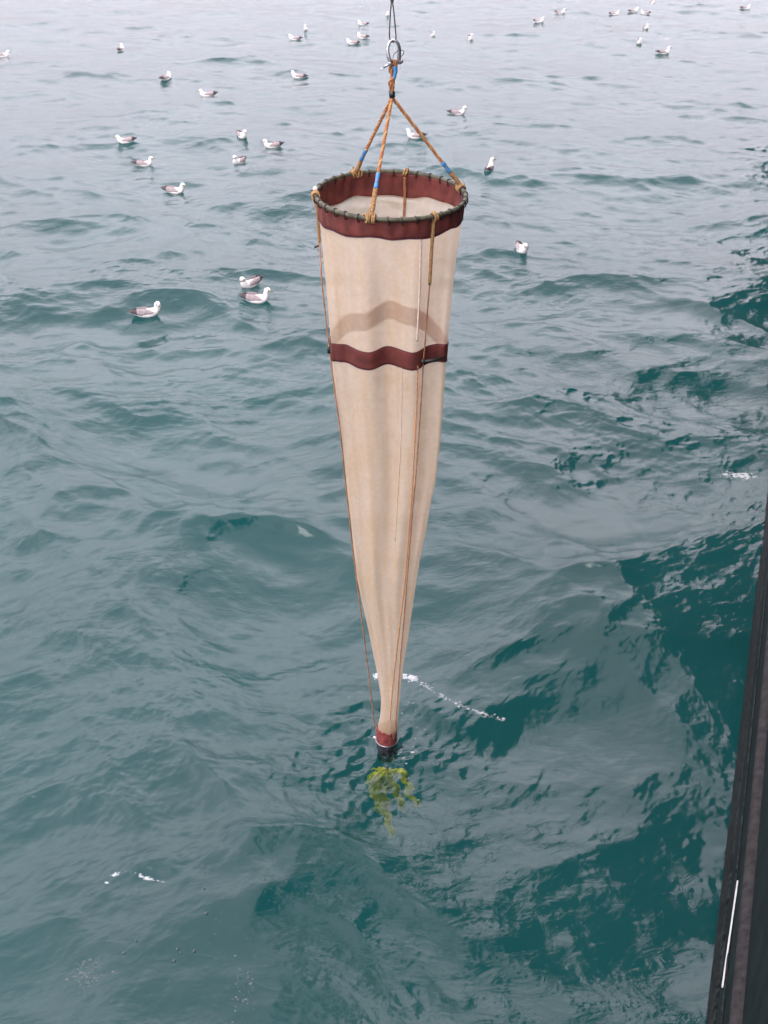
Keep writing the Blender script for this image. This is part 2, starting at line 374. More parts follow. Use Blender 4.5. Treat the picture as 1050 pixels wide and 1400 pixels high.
mb = MB(); mb.tube(smoothpath([P3(537,80,-.02),P3(539,74,-.02),P3(545,69,-.02),P3(551,69,-.015),P3(552,73,-.01),P3(548,78,-.01),P3(545,80,-.01)]), .0018, 6); mb.build('seizing_wire', M_wire, shk)

# ------------------------------------------------------------------ rope bridle
M_rope = mat('orange_rope', (.36, .115, .055), .85, vary=.0, col2=(.42, .20, .075), vscale=55, bump=.5, bscale=300)
M_ropey = mat('pale_strand', (.42, .22, .07), .85, col2=(.50, .34, .14), vscale=70, bump=.4, bscale=300)
M_rope2 = mat('tan_rope', (.25, .125, .045), .9, col2=(.42, .26, .11), vscale=90, bump=.5, bscale=300)
M_rope3 = mat('brown_cord', (.22, .085, .03), .85, col2=(.40, .19, .08), vscale=25, bump=.3, bscale=300)
M_tape = mat('blue_tape', (.045, .20, .42), .4, vary=.2, vscale=60)
M_black = mat('black_tape', (.012, .012, .014), .4, vary=.4, vscale=60)
def laid(mb, pts, r, pitch, n=3, m=6, mi=None):
    """laid rope: n strands twisted round the path"""
    pts = smoothpath([Vector(p) for p in pts], 24) if len(pts) > 2 else [Vector(pts[0]).lerp(Vector(pts[1]), i/160) for i in range(161)]
    Ls = [0]
    for a, b in zip(pts[:-1], pts[1:]): Ls.append(Ls[-1] + (b-a).length)
    for k in range(n):
        q = []
        for i, p in enumerate(pts):
            t = (pts[min(i+1, len(pts)-1)] - pts[max(i-1, 0)]).normalized()
            a = t.cross(Vector((0, 1, .1))).normalized(); c = t.cross(a)
            ph = 2*math.pi*(Ls[i]/pitch + k/n); q.append(p + a*(r*.52*math.cos(ph)) + c*(r*.52*math.sin(ph)))
        mb.tube(q, r*.56, m, 0 if mi is None else mi[k % len(mi)])
RC = P3(534, 265.5); zc = (RC - C0).dot(fw); RAD = 104/F*zc - .006
TILT = Matrix.Rotation(R(1.4), 3, 'X') @ Matrix.Rotation(R(1.0), 3, 'Y')
def ringp(phi, r=RAD, dz=0): return RC + TILT @ Vector((r*math.cos(phi), r*math.sin(phi), dz))
APEX = P3(536, 133)
bri = empty('rope_bridle', APEX); tag(bri, 'three-legged orange rope bridle with blue taped ends, spreading from shackle to hoop', 'rope bridle')
mb = MB(); laid(mb, [P3(538,82,-.0), P3(534.5,95), P3(537.5,104), P3(534,113), P3(535.5,122), P3(536,133)], .0125, .10, 3, mi=[0]); laid(mb, [P3(540,82,.0), P3(541.0,96), P3(538,107), P3(537,116), P3(536,132)], .010, .08)
mb.build('splice', M_rope3, bri)
mb = MB(); mb.tube(smoothpath([P3(540,91,-.012), P3(540.6,98,-.014), P3(539.2,108,-.013)]), lambda t: .0125-.006*t, 8); mb.build('tape', M_tape, bri)
mb = MB(); mb.tube([P3(535.5,125), P3(536.5,133)], .016, 10); mb.build('seizing', M_black, bri)
def phi_of(px, back):   # angle on the hoop that shows at this column
    best = min((abs(((lambda p: 525 + F*(p-C0).x/((p-C0).dot(fw)))(ringp(a))) - px), a) for a in ([math.pi*i/400 for i in range(401)] if back else [-math.pi*i/400 for i in range(401)]))
    return best[1]
legs = [(phi_of(486, True), (.69, .83)), (phi_of(507, False), (.64, .77)), (phi_of(629, True), (.72, .84))]
M_knot = M_rope2
for ph, (ta, tb) in legs:
    e = ringp(ph, RAD, .012)
    mb = MB(); laid(mb, [APEX, APEX.lerp(e, tb)], .0092, .075, mi=[0, 0, 1]); lg = mb.build('rope_leg', [M_rope, M_ropey], bri)
    mb = MB(); mb.tube([APEX.lerp(e, ta + (tb-ta)*i/8) for i in range(9)], lambda t: .0108 + .0015*math.sin(t*9), 10); mb.build('tape', M_tape, lg)
    mb = MB(); laid(mb, [APEX.lerp(e, tb), APEX.lerp(e, .93) + Vector((.003, 0, 0)), e], .0125, .045)
    ctr = ringp(ph, RAD, 0)
    tg = (ringp(ph+.02) - ringp(ph-.02)).normalized(); rdv = (ringp(ph, RAD+.1) - ringp(ph)).normalized(); zz = tg.cross(rdv).normalized()
    for q in (-.026, -.013, .0, .012, .022):
        sl = random.uniform(-.014, .014); r0 = random.uniform(.017, .022); fz = random.uniform(0, 6)
        mb.tube([ctr + tg*q + rdv*(r0*math.cos(a)) + zz*((r0+.003*math.sin(3*a+fz))*math.sin(a)) + tg*(sl*math.sin(a+fz)) for a in [2*math.pi*i/16 for i in range(16)]], .0055, 8, closed=True)
    mb.tube([ctr + rdv*.018 + zz*.012, ctr + rdv*.026 - zz*.012, ctr + rdv*.018 - zz*.034 + tg*.006], .004, 6)
    mb.build('knot', M_knot, lg)

# ------------------------------------------------------------------ the plankton net
def fabric(name, col, stain, trans, seamcol=None):
    m = bpy.data.materials.new(name); m.use_nodes = True; n = m.node_tree; n.nodes.clear(); L = n.links.new
    o = n.nodes.new('ShaderNodeOutputMaterial'); tcd = n.nodes.new('ShaderNodeTexCoord')
    mp = n.nodes.new('ShaderNodeMapping'); mp.inputs['Scale'].default_value = (9, 9, .55)
    z = n.nodes.new('ShaderNodeTexNoise'); z.inputs['Scale'].default_value = 2.4; z.inputs['Detail'].default_value = 6; z.inputs['Roughness'].default_value = .6
    r = n.nodes.new('ShaderNodeValToRGB'); r.color_ramp.elements[0].position = .40; r.color_ramp.elements[1].position = .72
    r.color_ramp.elements[0].color = (*col, 1); r.color_ramp.elements[1].color = (*stain, 1)
    L(tcd.outputs['Object'], mp.inputs[0]); L(mp.outputs[0], z.inputs['Vector']); L(z.outputs[0], r.inputs[0])
    # fine mottling of the gauze
    z2 = n.nodes.new('ShaderNodeTexNoise'); z2.inputs['Scale'].default_value = 42; z2.inputs['Detail'].default_value = 4
    mm = n.nodes.new('ShaderNodeMix'); mm.data_type = 'RGBA'; mm.blend_type = 'MULTIPLY'; mm.inputs[0].default_value = .22
    L(tcd.outputs['Object'], z2.inputs['Vector']); L(r.outputs[0], mm.inputs[6]); L(z2.outputs[0], mm.inputs[7])
    # rusty water marks run into the lower, wetter cloth
    sx = n.nodes.new('ShaderNodeSeparateXYZ'); L(tcd.outputs['Object'], sx.inputs[0])
    lo = n.nodes.new('ShaderNodeMapRange'); lo.inputs[1].default_value = -1.3; lo.inputs[2].default_value = -3.8; lo.inputs[3].default_value = 0; lo.inputs[4].default_value = .75
    L(sx.outputs[2], lo.inputs[0])
    m3 = n.nodes.new('ShaderNodeMix'); m3.data_type = 'RGBA'; m3.inputs[7].default_value = (.74, .44, .23, 1)
    L(lo.outputs[0], m3.inputs[0]); L(mm.outputs[2], m3.inputs[6])
    d = n.nodes.new('ShaderNodeBsdfDiffuse'); t = n.nodes.new('ShaderNodeBsdfTranslucent'); tp = n.nodes.new('ShaderNodeBsdfTransparent')
    mt = n.nodes.new('ShaderNodeMixShader'); mt.inputs[0].default_value = .32; ma = n.nodes.new('ShaderNodeMixShader'); ma.inputs[0].default_value = trans
    L(m3.outputs[2], d.inputs[0]); L(m3.outputs[2], t.inputs[0]); L(d.outputs[0], mt.inputs[1]); L(t.outputs[0], mt.inputs[2])
    L(mt.outputs[0], ma.inputs[1]); L(tp.outputs[0], ma.inputs[2]); L(ma.outputs[0], o.inputs[0])
    b = n.nodes.new('ShaderNodeBump'); b.inputs['Strength'].default_value = .25; b.inputs['Distance'].default_value = .01
    L(z.outputs[0], b.inputs['Height']); L(b.outputs[0], d.inputs['Normal'])
    return m
M_net = fabric('net_gauze', (.80, .655, .50), (.80, .58, .36), .45)
M_seam = mat('seam_tape', (.62, .48, .38), .8, vary=.12, vscale=40)
def band_mat():
    m = mat('maroon_canvas', (.075, .012, .009), .8, col2=(.135, .026, .018), vscale=14, bump=.5, bscale=14)
    return m
M_band = band_mat()
M_ring = mat('weathered_hoop', (.035, .035, .018), .65, col2=(.10, .095, .055), vscale=30, bump=.3, bscale=90)

# silhouette read level by level: row, left edge, right edge (picture columns), how far the sides sit from the hoop's plane
prof = [(262,432,636.5),(300,437,631),(350,442,624),(400,446.5,618.5),(440,450,614.5),(475,453,611.5),(500,454.5,609.5),(540,458,606.5),(600,465.5,602),(650,472,597),(690,475.5,588.5),(720,478.5,583.5),
        (760,484,575),(790,488,570),(830,496.5,564),(860,503.5,560),(890,509.5,555),(925,516.5,549.5),(955,521,546.5),(978,520,544.3),(988,517.5,544.2),(996,516,543.5),(1012,514.5,543)]
PR = []
for (y, a, b) in prof:
    t = min(1, max(0, (y-262)/180.)); ts = t*t*(3-2*t)
    taper = 1 if y < 480 else max(0, 1-(y-480)/450.)
    ys = -.17*ts*taper
    pa = atY(a, y, YN+ys); pb = atY(b, y, YN+ys)
    PR.append((pa.z, (pa.x+pb.x)/2, (pb.x-pa.x)/2, ys, ts, y))
Z = np.array([p[0] for p in PR]); idx = np.argsort(Z); Zs = Z[idx]
def it(z, k): return float(np.interp(z, Zs, np.array([p[k] for p in PR])[idx]))
z_top = RC.z; z_bot = PR[-1][0]
def shape(phi, z, out=0.):
    """point of the net cloth. phi 0 = starboard side, pi/2 = away from the camera, -pi/2 = towards it"""
    cx, w_, ys, flat, py = (it(z, k) for k in (1, 2, 3, 4, 5))
    c, s = math.cos(phi), math.sin(phi)
    low = min(1, max(0, (py-560)/350.)); flat *= 1 - min(1, max(0, (py-930)/50.))
    if py > 960: low *= .5
    if s >= 0: d = s*w_*(1+.62*flat*(1-low)*.9)*(1-.35*low)
    else: d = s*w_*((1-flat) + flat*(.30+.15*low))
    # folds: the slack front cloth waves in and out at the middle band, gores pleat further down
    fold = 0
    if s < 0:
        fold = flat*(1-low*.7)*(-s)**.35*w_*.09*math.cos(c*8.0 + .1)
    pleat = w_*(.005 + .008*flat + .016*low)*math.sin(phi*9 + 2.1*math.sin(z*1.7) + .6)*abs(s)**.5
    pleat += w_*.012*math.sin(phi*17 + z*2.3)*abs(s)**.5
    k = 1 + .0*c
    x = cx + c*w_*k + pleat*.0; y = YN + ys + d + fold + pleat*(1 if s > 0 else -1)
    nrm = Vector((c, s, 0)); 
    return Vector((x, y, z)) + nrm*out
def ring_blend(phi, z, out=0.):
    t = min(1, max(0, (z_top - z)/.16))
    p = shape(phi, z, out)
    q = ringp(phi, RAD-.012 + out + .007*math.sin(phi*34+.8*math.sin(phi*5))*min(1,t*3)*(1-.5*t)+.004*math.sin(phi*13+1)*t, z - z_top)
    return q.lerp(p, t*t*(3-2*t))
net = empty('plankton_net', RC); tag(net, 'long tapering cream gauze plankton net with maroon bands, hanging from its hoop into the sea', 'plankton net')
NP = 240
def cloth(za, zb, nz_, out=0.):
    rows = []
    for i in range(nz_+1):
        t = i/nz_; row = []
        for j in range(NP):
            ph = 2*math.pi*j/NP; a = za(ph) if callable(za) else za; b = zb(ph) if callable(zb) else zb
            row.append(ring_blend(ph, a + (b-a)*t, out))
        rows.append(row)
    return rows
def mouth_lo(ph): return z_top - .118 - .006*math.sin(ph*5+1) - .005*math.sin(ph*11) - .012*max(0, math.sin(ph))
def mid_top(ph): 
    s = math.sin(ph); c = math.cos(ph)
    return atY(532, 468, YN-.17).z + (.006*math.cos(c*8.0+.1) if s < 0 else .012 + .018*math.sin(c*5+.8)+.012*math.sin(c*9+2))
def mid_bot(ph): return mid_top(ph) - .110
mb = MB(); mb.grid(cloth(lambda p: mouth_lo(p)+.006, z_bot, 260), True); mb.build('net_body', M_net, net)
mb = MB(); mb.grid(cloth(z_top-.003, mouth_lo, 8, .004), True); mbo = mb.build('mouth_band', M_band, net)
mb = MB(); mb.grid(cloth(mid_top, mid_bot, 8, .0), True); mdo = mb.build('middle_band', M_band, net)
for o in (mbo, mdo):
    s_ = o.modifiers.new('thickness', 'SOLIDIFY'); s_.thickness = .002 if o is mbo else .009; s_.offset = 0
# purple-brown hem cord along band edges
M_hem = mat('dark_hem', (.06, .012, .03), .8, vary=.2, vscale=40)
mb = MB(); mb.tube([ring_blend(2*math.pi*j/NP, mouth_lo(2*math.pi*j/NP), .005) for j in range(NP)], .0028, 6, closed=True); mb.build('hem', M_hem, mbo)
for fn in (mid_top, mid_bot):
    mb = MB(); mb.tube([ring_blend(2*math.pi*j/NP, fn(2*math.pi*j/NP), .005) for j in range(NP)], .0022, 6, closed=True); mb.build('hem', M_hem, mdo)
# hoop with lashings
mb = MB(); mb.tube([ringp(2*math.pi*j/160) for j in range(160)], .0115, 12, closed=True); hoop = mb.build('hoop', M_ring, net)
for k in range(34):
    a = 2*math.pi*(k+.3+random.uniform(-.12, .12))/34
    ctr = ringp(a); tg = (ringp(a+.02)-ringp(a-.02)).normalized(); rd = (ringp(a, RAD+.1)-ringp(a)).normalized(); zz = Vector((0, 0, 1))
    mb = MB(); sk = random.uniform(-.006, .006)
    pts = [ctr + rd*(.0135*math.cos(t_)) + zz*(.0135*math.sin(t_) - (.012 if math.sin(t_) < -.3 else 0)) + tg*(sk*math.sin(t_)) for t_ in [2*math.pi*i/14 for i in range(14)]]
    mb.tube(pts, .0036, 6, closed=True); mb.build('lashing', M_black, hoop)
# lashed rope collars where the side ropes leave the hoop
def collar(ph, mtl, parent, n=3, r=.019, th=.0058):
    mb = MB(); ctr = ringp(ph); tg = (ringp(ph+.02)-ringp(ph-.02)).normalized(); rd = (ringp(ph, RAD+.1)-ringp(ph)).normalized(); zz = tg.cross(rd)
    for q in range(n):
        mb.tube([ctr + tg*((q-(n-1)/2)*.014) + rd*(r*math.cos(a)) + zz*(r*math.sin(a)) + tg*.006*math.sin(a) for a in [2*math.pi*i/16 for i in range(16)]], th, 8, closed=True)
    return mb.build('knot', mtl, parent)
def front_on_cloth(px, py, off=.012):
    """point just in front of the cloth that shows at this pixel"""
    y0 = YN; 
    for _ in range(6):
        p = atY(px, py, y0); cx, w_ = it(p.z, 1), it(p.z, 2); c = max(-1, min(1, (p.x-cx)/max(w_, 1e-4)))
        s = shape(-math.acos(c), p.z); y0 = s.y - off
    return atY(px, py, y0)
# right-hand side rope
ph = phi_of(594, False)
pts = [front_on_cloth(x, y) for x, y in ((593,300),(592,315),(590.5,335),(589,360),(587.5,387))]
mb = MB(); laid(mb, [ringp(ph, RAD+.012, -.02)] + pts, .0095, .05); r1 = mb.build('side_rope', M_rope2, net)
collar(ph, M_rope2, r1, 2)
mb = MB(); mb.blob(pts[-1], (.008, .008, .014)); mb.build('tape', M_black, r1)
thin = [front_on_cloth(x, y, .012) for x, y in ((587.5,387),(584,430),(581,470),(579,492),(577,530),(573,590),(568.5,650),(564,700),(560,750),(556,800),(552,850),(547.5,900),(544,950),(541.5,985),(540.5,1003))]
mb = MB(); mb.tube(smoothpath(thin), .0040, 6); mb.build('side_cord', M_rope3, net)
# left-hand side rope hangs clear of the cloth lower down
ph = phi_of(431.5, False)
lp = [(433.5,285),(435,310),(437,332)]
mb = MB(); laid(mb, [ringp(ph, RAD+.012, -.015)] + [P3(x, y, -.06) for x, y in lp], .0085, .05); r2 = mb.build('side_rope', M_rope2, net)
collar(ph, M_rope2, r2, 3); 
mb = MB(); mb.tube([P3(430, 338, -.06), P3(436, 336, -.06)], .006, 6); mb.build('tape', M_black, r2)
mb = MB(); mb.blob(P3(431, 258, -.01), (.014, .014, .014)); mb.build('cord_end', mat('white_cord', (.7,.66,.6), .7, vary=.1), r2)
lt = [(437,332),(440.5,390),(446,440),(450,475),(453.5,500)]
mb = MB(); mb.tube(smoothpath([P3(437,332,-.06)] + [P3(x, y, -.16) for x, y in lt[1:]] + [front_on_cloth(x, y) for x, y in ((459,545),(463.5,575),(468,615),(473,665),(478,710),(483,755))] + [P3(x, y, -.1) for x, y in ((488,795),(493,835),(498,873),(503,913),(508,958),(512.5,996))]), .0040, 6); mb.build('side_cord', M_rope3, net)
# rope at the back seen through the mouth
ph = phi_of(555, True)
mb = MB(); laid(mb, [ringp(ph, RAD-.03, -.02)] + [shape(ph, z_top-dz)+Vector((0, -.01, 0)) for dz in (.15, .3)], .008, .05); r3 = mb.build('side_rope', M_rope3, net); collar(ph, M_rope2, r3, 2)
# buckles where the cords pass the middle band
q0 = front_on_cloth(578, 494, .020); q1 = front_on_cloth(606, 489, .018)
mb = MB(); mb.tube([q0, q0.lerp(q1, .5)+Vector((0, -.01, 0)), q1], .0085, 8); mb.blob(q0, (.014, .012, .015)); mb.build('toggle', mat('dark_toggle', (.018, .022, .016), .5, vary=.3), mdo)
mb = MB(); mb.box(P3(449.5, 478, -.16), (.016, .02, .04)); mb.build('toggle', M_black, mdo)
# seams of the gores
def seam(px_list, w_, m_=M_seam, off=.003):
    pts = [front_on_cloth(x, y, off) for x, y in px_list]; pts = smoothpath(pts, 8); rows = [[p + Vector((-w_, 0, 0)), p + Vector((0, -.002, 0)), p + Vector((w_, 0, 0))] for p in pts]
    mb = MB(); mb.grid(rows); o = mb.build('seam', m_, net); s_ = o.modifiers.new('t', 'SOLIDIFY'); s_.thickness = .001; return o
seam([(576,326),(575,350),(573.5,400),(571.5,440),(570,466)], .0050)
seam([(571,500),(569,560),(566,620),(562.5,680),(558,740),(553,800),(547,850),(541,900),(536,945),(533,985)], .0035, mat('orange_seam', (.55, .26, .11), .8, vary=.2, vscale=60), .004)
seam([(549,502),(549,560),(547,620),(543.5,680),(540,740)], .0018, M_seam)

# cod end at and below the surface
cod = MB(); c0 = Vector((P3(529, 1000).x, YN, 0)); zt_ = P3(529, 994).z; zr = P3(529, 1010).z; zb_ = P3(529, 1034).z
def ringrow(z, r, n=28, wv=0): return [Vector((c0.x + r*math.cos(2*math.pi*j/n)*(1+wv*math.sin(j*2.3)), c0.y + r*math.sin(2*math.pi*j/n)*(1+wv*math.sin(j*2.3)), z)) for j in range(n)]
PXM = 1/F * ((c0 - C0).dot(fw))
cod.grid([ringrow(zt_ + .012, 12.8*PXM, wv=.08), ringrow(zt_-.005, 14.0*PXM, wv=.06), ringrow(zt_-.02, 14.2*PXM, wv=.05), ringrow(zr, 14.6*PXM, wv=.02), ringrow(zr-.01, 14.2*PXM)], True)
cod_o = cod.build('cod_end_collar', mat('wet_red_cloth', (.15, .02, .025), .35, col2=(.28, .07, .06), vscale=40, bump=.5, bscale=50), net)
b = MB(); b.grid([ringrow(zr+.004, 14.8*PXM), ringrow(zr-.006, 15*PXM), ringrow(zr-.03, 14.4*PXM), ringrow(zb_+.01, 13.6*PXM), ringrow(zb_, 11*PXM), ringrow(zb_, .001)], True)
bk = b.build('cod_end_bucket', mat('black_bucket', (.010, .009, .012), .15, col2=(.05, .045, .055), vscale=35, bump=.4, bscale=30), net)
b = MB(); b.tube([v for v in ringrow(zr, 15.2*PXM, 40)], .0035, 6, closed=True); b.build('clamp', M_steel, bk)
b = MB(); b.blob(Vector((P3(512, 1004).x, YN-.03, P3(512, 1004).z)), (.009, .009, .009)); b.build('cord_end', mat('white_cord_end', (.8, .76, .7), .6, vary=.1), bk)
b = MB(); b.tube([Vector((P3(545,1017).x, YN-.04, zr-.01)), Vector((P3(549,1024).x, YN-.05, zr-.035)), Vector((P3(543,1034).x, YN-.03, zr-.09))], .006, 8); b.build('handle', M_black, bk)
b = MB(); b.tube([Vector((c0.x, YN, zb_)), Vector((c0.x+.01, YN, P3(531,1058).z))], .004, 6); b.build('tail_cord', M_rope2, bk)

# frayed yellow rope under water
tf = empty('rope_tuft', P3(532, 1053)); tag(tf, 'tuft of frayed yellow-green rope fibres trailing under water below the cod end', 'rope tuft')
M_yel = mat('yellow_fibre', (1., .80, .015), .7, col2=(1., .93, .08), vscale=18)
guides = [([(530,1052),(515,1056),(511,1075),(519,1098),(527,1118)], 34, 6), ([(531,1054),(522,1066),(522,1092),(531,1118),(537,1147)], 30, 4), ([(533,1054),(547,1055),(556,1070),(562,1088),(571,1105)], 24, 4),
          ([(532,1056),(536,1070),(544,1088),(552,1110)], 22, 4), ([(530,1058),(525,1080),(527,1105),(531,1128)], 18, 5)]
def waver(x, y):      # slow wriggle shared by neighbouring fibres
    return x + 2.2*math.sin(y*.31 + 1) + 1.3*math.sin(y*.83 + x*.12), y + 1.2*math.sin(x*.45 + 2) + .8*math.sin(x*.9+y*.2)
for gpts, cnt, sp in guides:
    mb = MB(); G = smoothpath([Vector((x, y, 0)) for x, y in gpts], 8); NG = len(G)
    for _ in range(cnt*3):
        i0 = int(random.random()**1.1*(NG-3)); i1 = min(NG-1, i0 + random.randint(8, 22)); wd = sp*(1-.45*i0/NG)*.8
        ox, oy = random.gauss(0, wd), random.gauss(0, 1.5); dx = random.gauss(0, .12); dpt = random.gauss(0, .03); base = []
        for k, g_ in enumerate(G[i0:i1]):
            x, y = waver(g_.x + ox*(1-.5*k/NG) + dx*k, g_.y + oy); base.append(P3(x, y, dpt))
        if len(base) > 3: mb.tube(base, lambda t, r0=random.uniform(.003, .0085): r0*math.sin(min(1, .3+t)*math.pi)**.4*.9 + .0006, 5)
    mb.build('strand_bundle', M_yel, tf)

# ------------------------------------------------------------------ foam
M_foam = mat('foam', (.42, .45, .45), .5, vary=.06, vscale=50)
def foam_bits(name, label, cat, pts, n, spread, size, grp=None, dens=None):
    mb = MB(); path = smoothpath([Vector((x, y, 0)) for x, y in pts], 8) if len(pts) > 2 else [Vector((x, y, 0)) for x, y in pts]
    cl = [(random.random(), random.uniform(.004, .03)) for _ in range(max(3, n//22))]
    for _ in range(n):
        cu, cs = random.choice(cl); u = min(.999, max(0, random.gauss(cu, cs))) if random.random() < .8 else random.random()
        i = min(len(path)-2, int(u*(len(path)-1))); p = path[i].lerp(path[i+1], random.random())
        px = p.x + random.gauss(0, spread[0]); py = p.y + random.gauss(0, spread[1])
        q, nn = on_water(px, py); s_ = size*random.lognormvariate(0, .5)
        mb.blob(q + nn*s_*.05, (s_*random.uniform(1, 2.4), s_*random.uniform(.7, 1.3), s_*.35), 7, 4, rot=Matrix.Rotation(random.uniform(-.5, .5), 3, 'Z'))
    o = mb.build(name, M_foam); tag(o, label, cat, grp, 'stuff'); return o
foam_bits('foam', 'white broken crest of the ring wave right of the cod end', 'foam', [(553,925),(575,934),(592,944),(610,955),(635,966),(660,976),(688,984)], 330, (2.0, 1.5), .0021)
foam_bits('foam', 'bright foam dabs close on either side of the net tip', 'foam', [(511,922),(515,924),(516,925)], 90, (2.2, 1.6), .0028)
foam_bits('foam', 'bright foam dabs touching the net tip on its right', 'foam', [(553,924),(560,926),(566,928)], 200, (3, 1.6), .0028)
foam_bits('foam', 'small curl of foam on a wavelet near the lower left corner', 'foam', [(148,1206),(155,1197),(168,1192),(185,1194),(195,1199),(210,1203),(226,1206)], 150, (1.6, 1.2), .0021)
foam_bits('foam', 'dab of foam beside the ship near the right edge', 'foam', [(992,650),(1000,648),(1012,652),(1022,651)], 190, (6, 2), .0045)
foam_bits('foam', 'scattered specks of foam round the cod end', 'foam', [(475,950),(490,960),(560,960),(562,1000),(545,1045),(530,1048)], 60, (9, 9), .0022)
# bubbles drifting near the bottom of the picture
M_bub = mat('bubble_film', (.035, .065, .065), .35, vary=.1)
mb = MB()
for _ in range(45):
    px, py = random.gauss(300, 75), random.gauss(1275, 45); q, nn = on_water(px, py); s_ = random.choice([.003, .004, .006, .010])
    mb.blob(q, (s_, s_, s_*.8), 10, 6)
tag(mb.build('bubbles', M_bub), 'scatter of round bubbles floating near the bottom left', 'bubbles', kind='stuff')
M_froth = mat('submerged_froth', (.055, .085, .085), .6, vary=.3, vscale=50)
for lab, c_, n_, sp_ in (('pale froth patch in the bottom left corner', (118,1330), 110, (13, 10)), ('thin froth streak near the bottom edge', (335,1345), 60, (10, 28))):
    mb = MB()
    for _ in range(n_):
        q, nn = on_water(random.gauss(c_[0], sp_[0]), random.gauss(c_[1], sp_[1])); s_ = .0034*random.lognormvariate(0, .5)
        mb.blob(q, (s_*1.8, s_*1.2, s_*.4), 6, 4)
    tag(mb.build('froth', M_froth), lab, 'froth', kind='stuff')

# ------------------------------------------------------------------ seabirds
M_wh = mat('white_plumage', (.80, .78, .74), .8, vary=.05, vscale=30, bump=.3, bscale=60)
M_gr = mat('grey_plumage', (.27, .225, .225), .8, col2=(.38, .33, .325), vscale=28, bump=.4, bscale=50)
M_dk = mat('dark_plumage', (.055, .045, .05), .8, vary=.3, vscale=30)
M_bill = mat('dusky_bill', (.13, .10, .09), .5, col2=(.30, .26, .16), vscale=60)
M_eye = mat('dark_eye', (.01, .01, .01), .2)
def bird_parts(yaw, neck, pitch_tail=0):
    """returns {name: MB}; bird faces +x, water line at z = 0"""
    out_ = {}
    b = MB(); secs = [(-.205,.050,.006,.006),(-.17,.043,.030,.020),(-.12,.036,.054,.040),(-.06,.030,.070,.056),(0,.028,.078,.062),(.06,.032,.074,.064),(.105,.046,.062,.056)]
    rows = []; n = 16
    for x, z, wy, wz in secs: rows.append([Vector((x, wy*math.cos(2*math.pi*j/n), z + wz*math.sin(2*math.pi*j/n))) for j in range(n)])
    # neck and head: sections across a path that turns up, then along the head's own heading
    hx, hz = .125, .075 + neck
    ca, sa_ = math.cos(yaw), math.sin(yaw); fwd = Vector((ca, sa_, 0))
    path = [(Vector((.128, 0, .072)), .056, .050, R(40)), (Vector((hx+.01, 0, .075+neck*.35)), .048, .043, R(65)), (Vector((hx+.012, 0, .075+neck*.7)), .040, .039, R(75)),
            (Vector((hx+.012, 0, hz)) + fwd*.002, .038, .040, R(48)), (Vector((hx+.012, 0, hz+.018)) + fwd*.022, .038, .037, R(14)), (Vector((hx+.012, 0, hz+.014)) + fwd*.044, .028, .027, R(0)), (Vector((hx+.012, 0, hz+.010)) + fwd*.060, .012, .013, R(-10))]
    for i, (c_, wy, wz, an) in enumerate(path):
        ya = yaw*min(1, max(0, (i-1)/2.5)); f_ = Vector((math.cos(ya), math.sin(ya), 0)); sd_ = Vector((-math.sin(ya), math.cos(ya), 0)); u_ = Vector((0, 0, 1))*math.cos(an) - f_*math.sin(an)
        rows.append([c_ + sd_*(wy*math.cos(2*math.pi*j/n)) + u_*(wz*math.sin(2*math.pi*j/n)) for j in range(n)])
    b.grid(rows, True, 0, caps=True); out_['body'] = (b, M_wh)
    hc = Vector((hx+.012, 0, hz+.010)); k = MB(); sdv = Vector((-sa_, ca, 0))
    br = []
    for t, w_, h_ in ((.052, .012, .013), (.070, .0085, .010), (.088, .0085, .010), (.100, .005, .007)):
        c_ = hc + fwd*t + Vector((0, 0, -.006*(t-.045)/.04 - (.006 if t > .09 else 0)))
        br.append([c_ + sdv*(w_*math.cos(a)) + Vector((0, 0, h_*math.sin(a))) for a in [2*math.pi*j/8 for j in range(8)]])
    k.grid(br, True, 0, caps=True); out_['bill'] = (k, M_bill)
    for s_, nm in ((-1, 'eye'), (1, 'eye.')):
        e = MB(); e.blob(hc + fwd*.034 + sdv*(s_*.031) + Vector((0, 0, .008)), (.012, .008, .008), 8, 6); out_[nm] = (e, M_eye)
    for s_, nm in ((1, 'wing'), (-1, 'wing.')):
        wgm = MB(); rows = []; N = 18
        for i in range(N+1):
            t = i/N; x = .085 - .335*t
            hh = .050*math.sin(min(1, t*1.25+.08)*math.pi)**.6 if t < .72 else .050*math.sin(.98*math.pi)**.6
            hh = .046*(math.sin(min(t/.45, 1)*math.pi/2)**.7)*(1-max(0, (t-.45)/.55)**1.5*.82)
            zc_ = .062 + .006*math.sin(t*3) + .040*max(0, t-.5)**1.2
            yc_ = (.066*math.sin(min(1, (1-t)*1.5+.1)*math.pi/2)**.8)*(1 if t < .75 else 1) - .012*t + .004
            row = []
            for j in range(8):
                a = 2*math.pi*j/8; u_ = math.sin(a)
                yy = yc_ - .030*max(0, u_)*(1-.3*t) + .011*math.cos(a); row.append(Vector((x, s_*yy, zc_ + hh*u_)))
            rows.append(row)
        wgm.grid(rows[:13], True, 0); wgm.grid(rows[12:], True, 1); out_[nm] = (wgm, [M_gr, M_dk])
    tl = MB(); rows = []
    for t in [i/5 for i in range(6)]:
        x = -.15 - .085*t; wy = .028 + .010*t; z = .058 + .022*t
        rows.append([Vector((x, wy, z)), Vector((x, 0, z+.010)), Vector((x, -wy, z)), Vector((x, 0, z-.006))])
    tl.grid(rows, True, 0, caps=True); out_['tail'] = (tl, M_gr)
    return out_
BIRD = {}
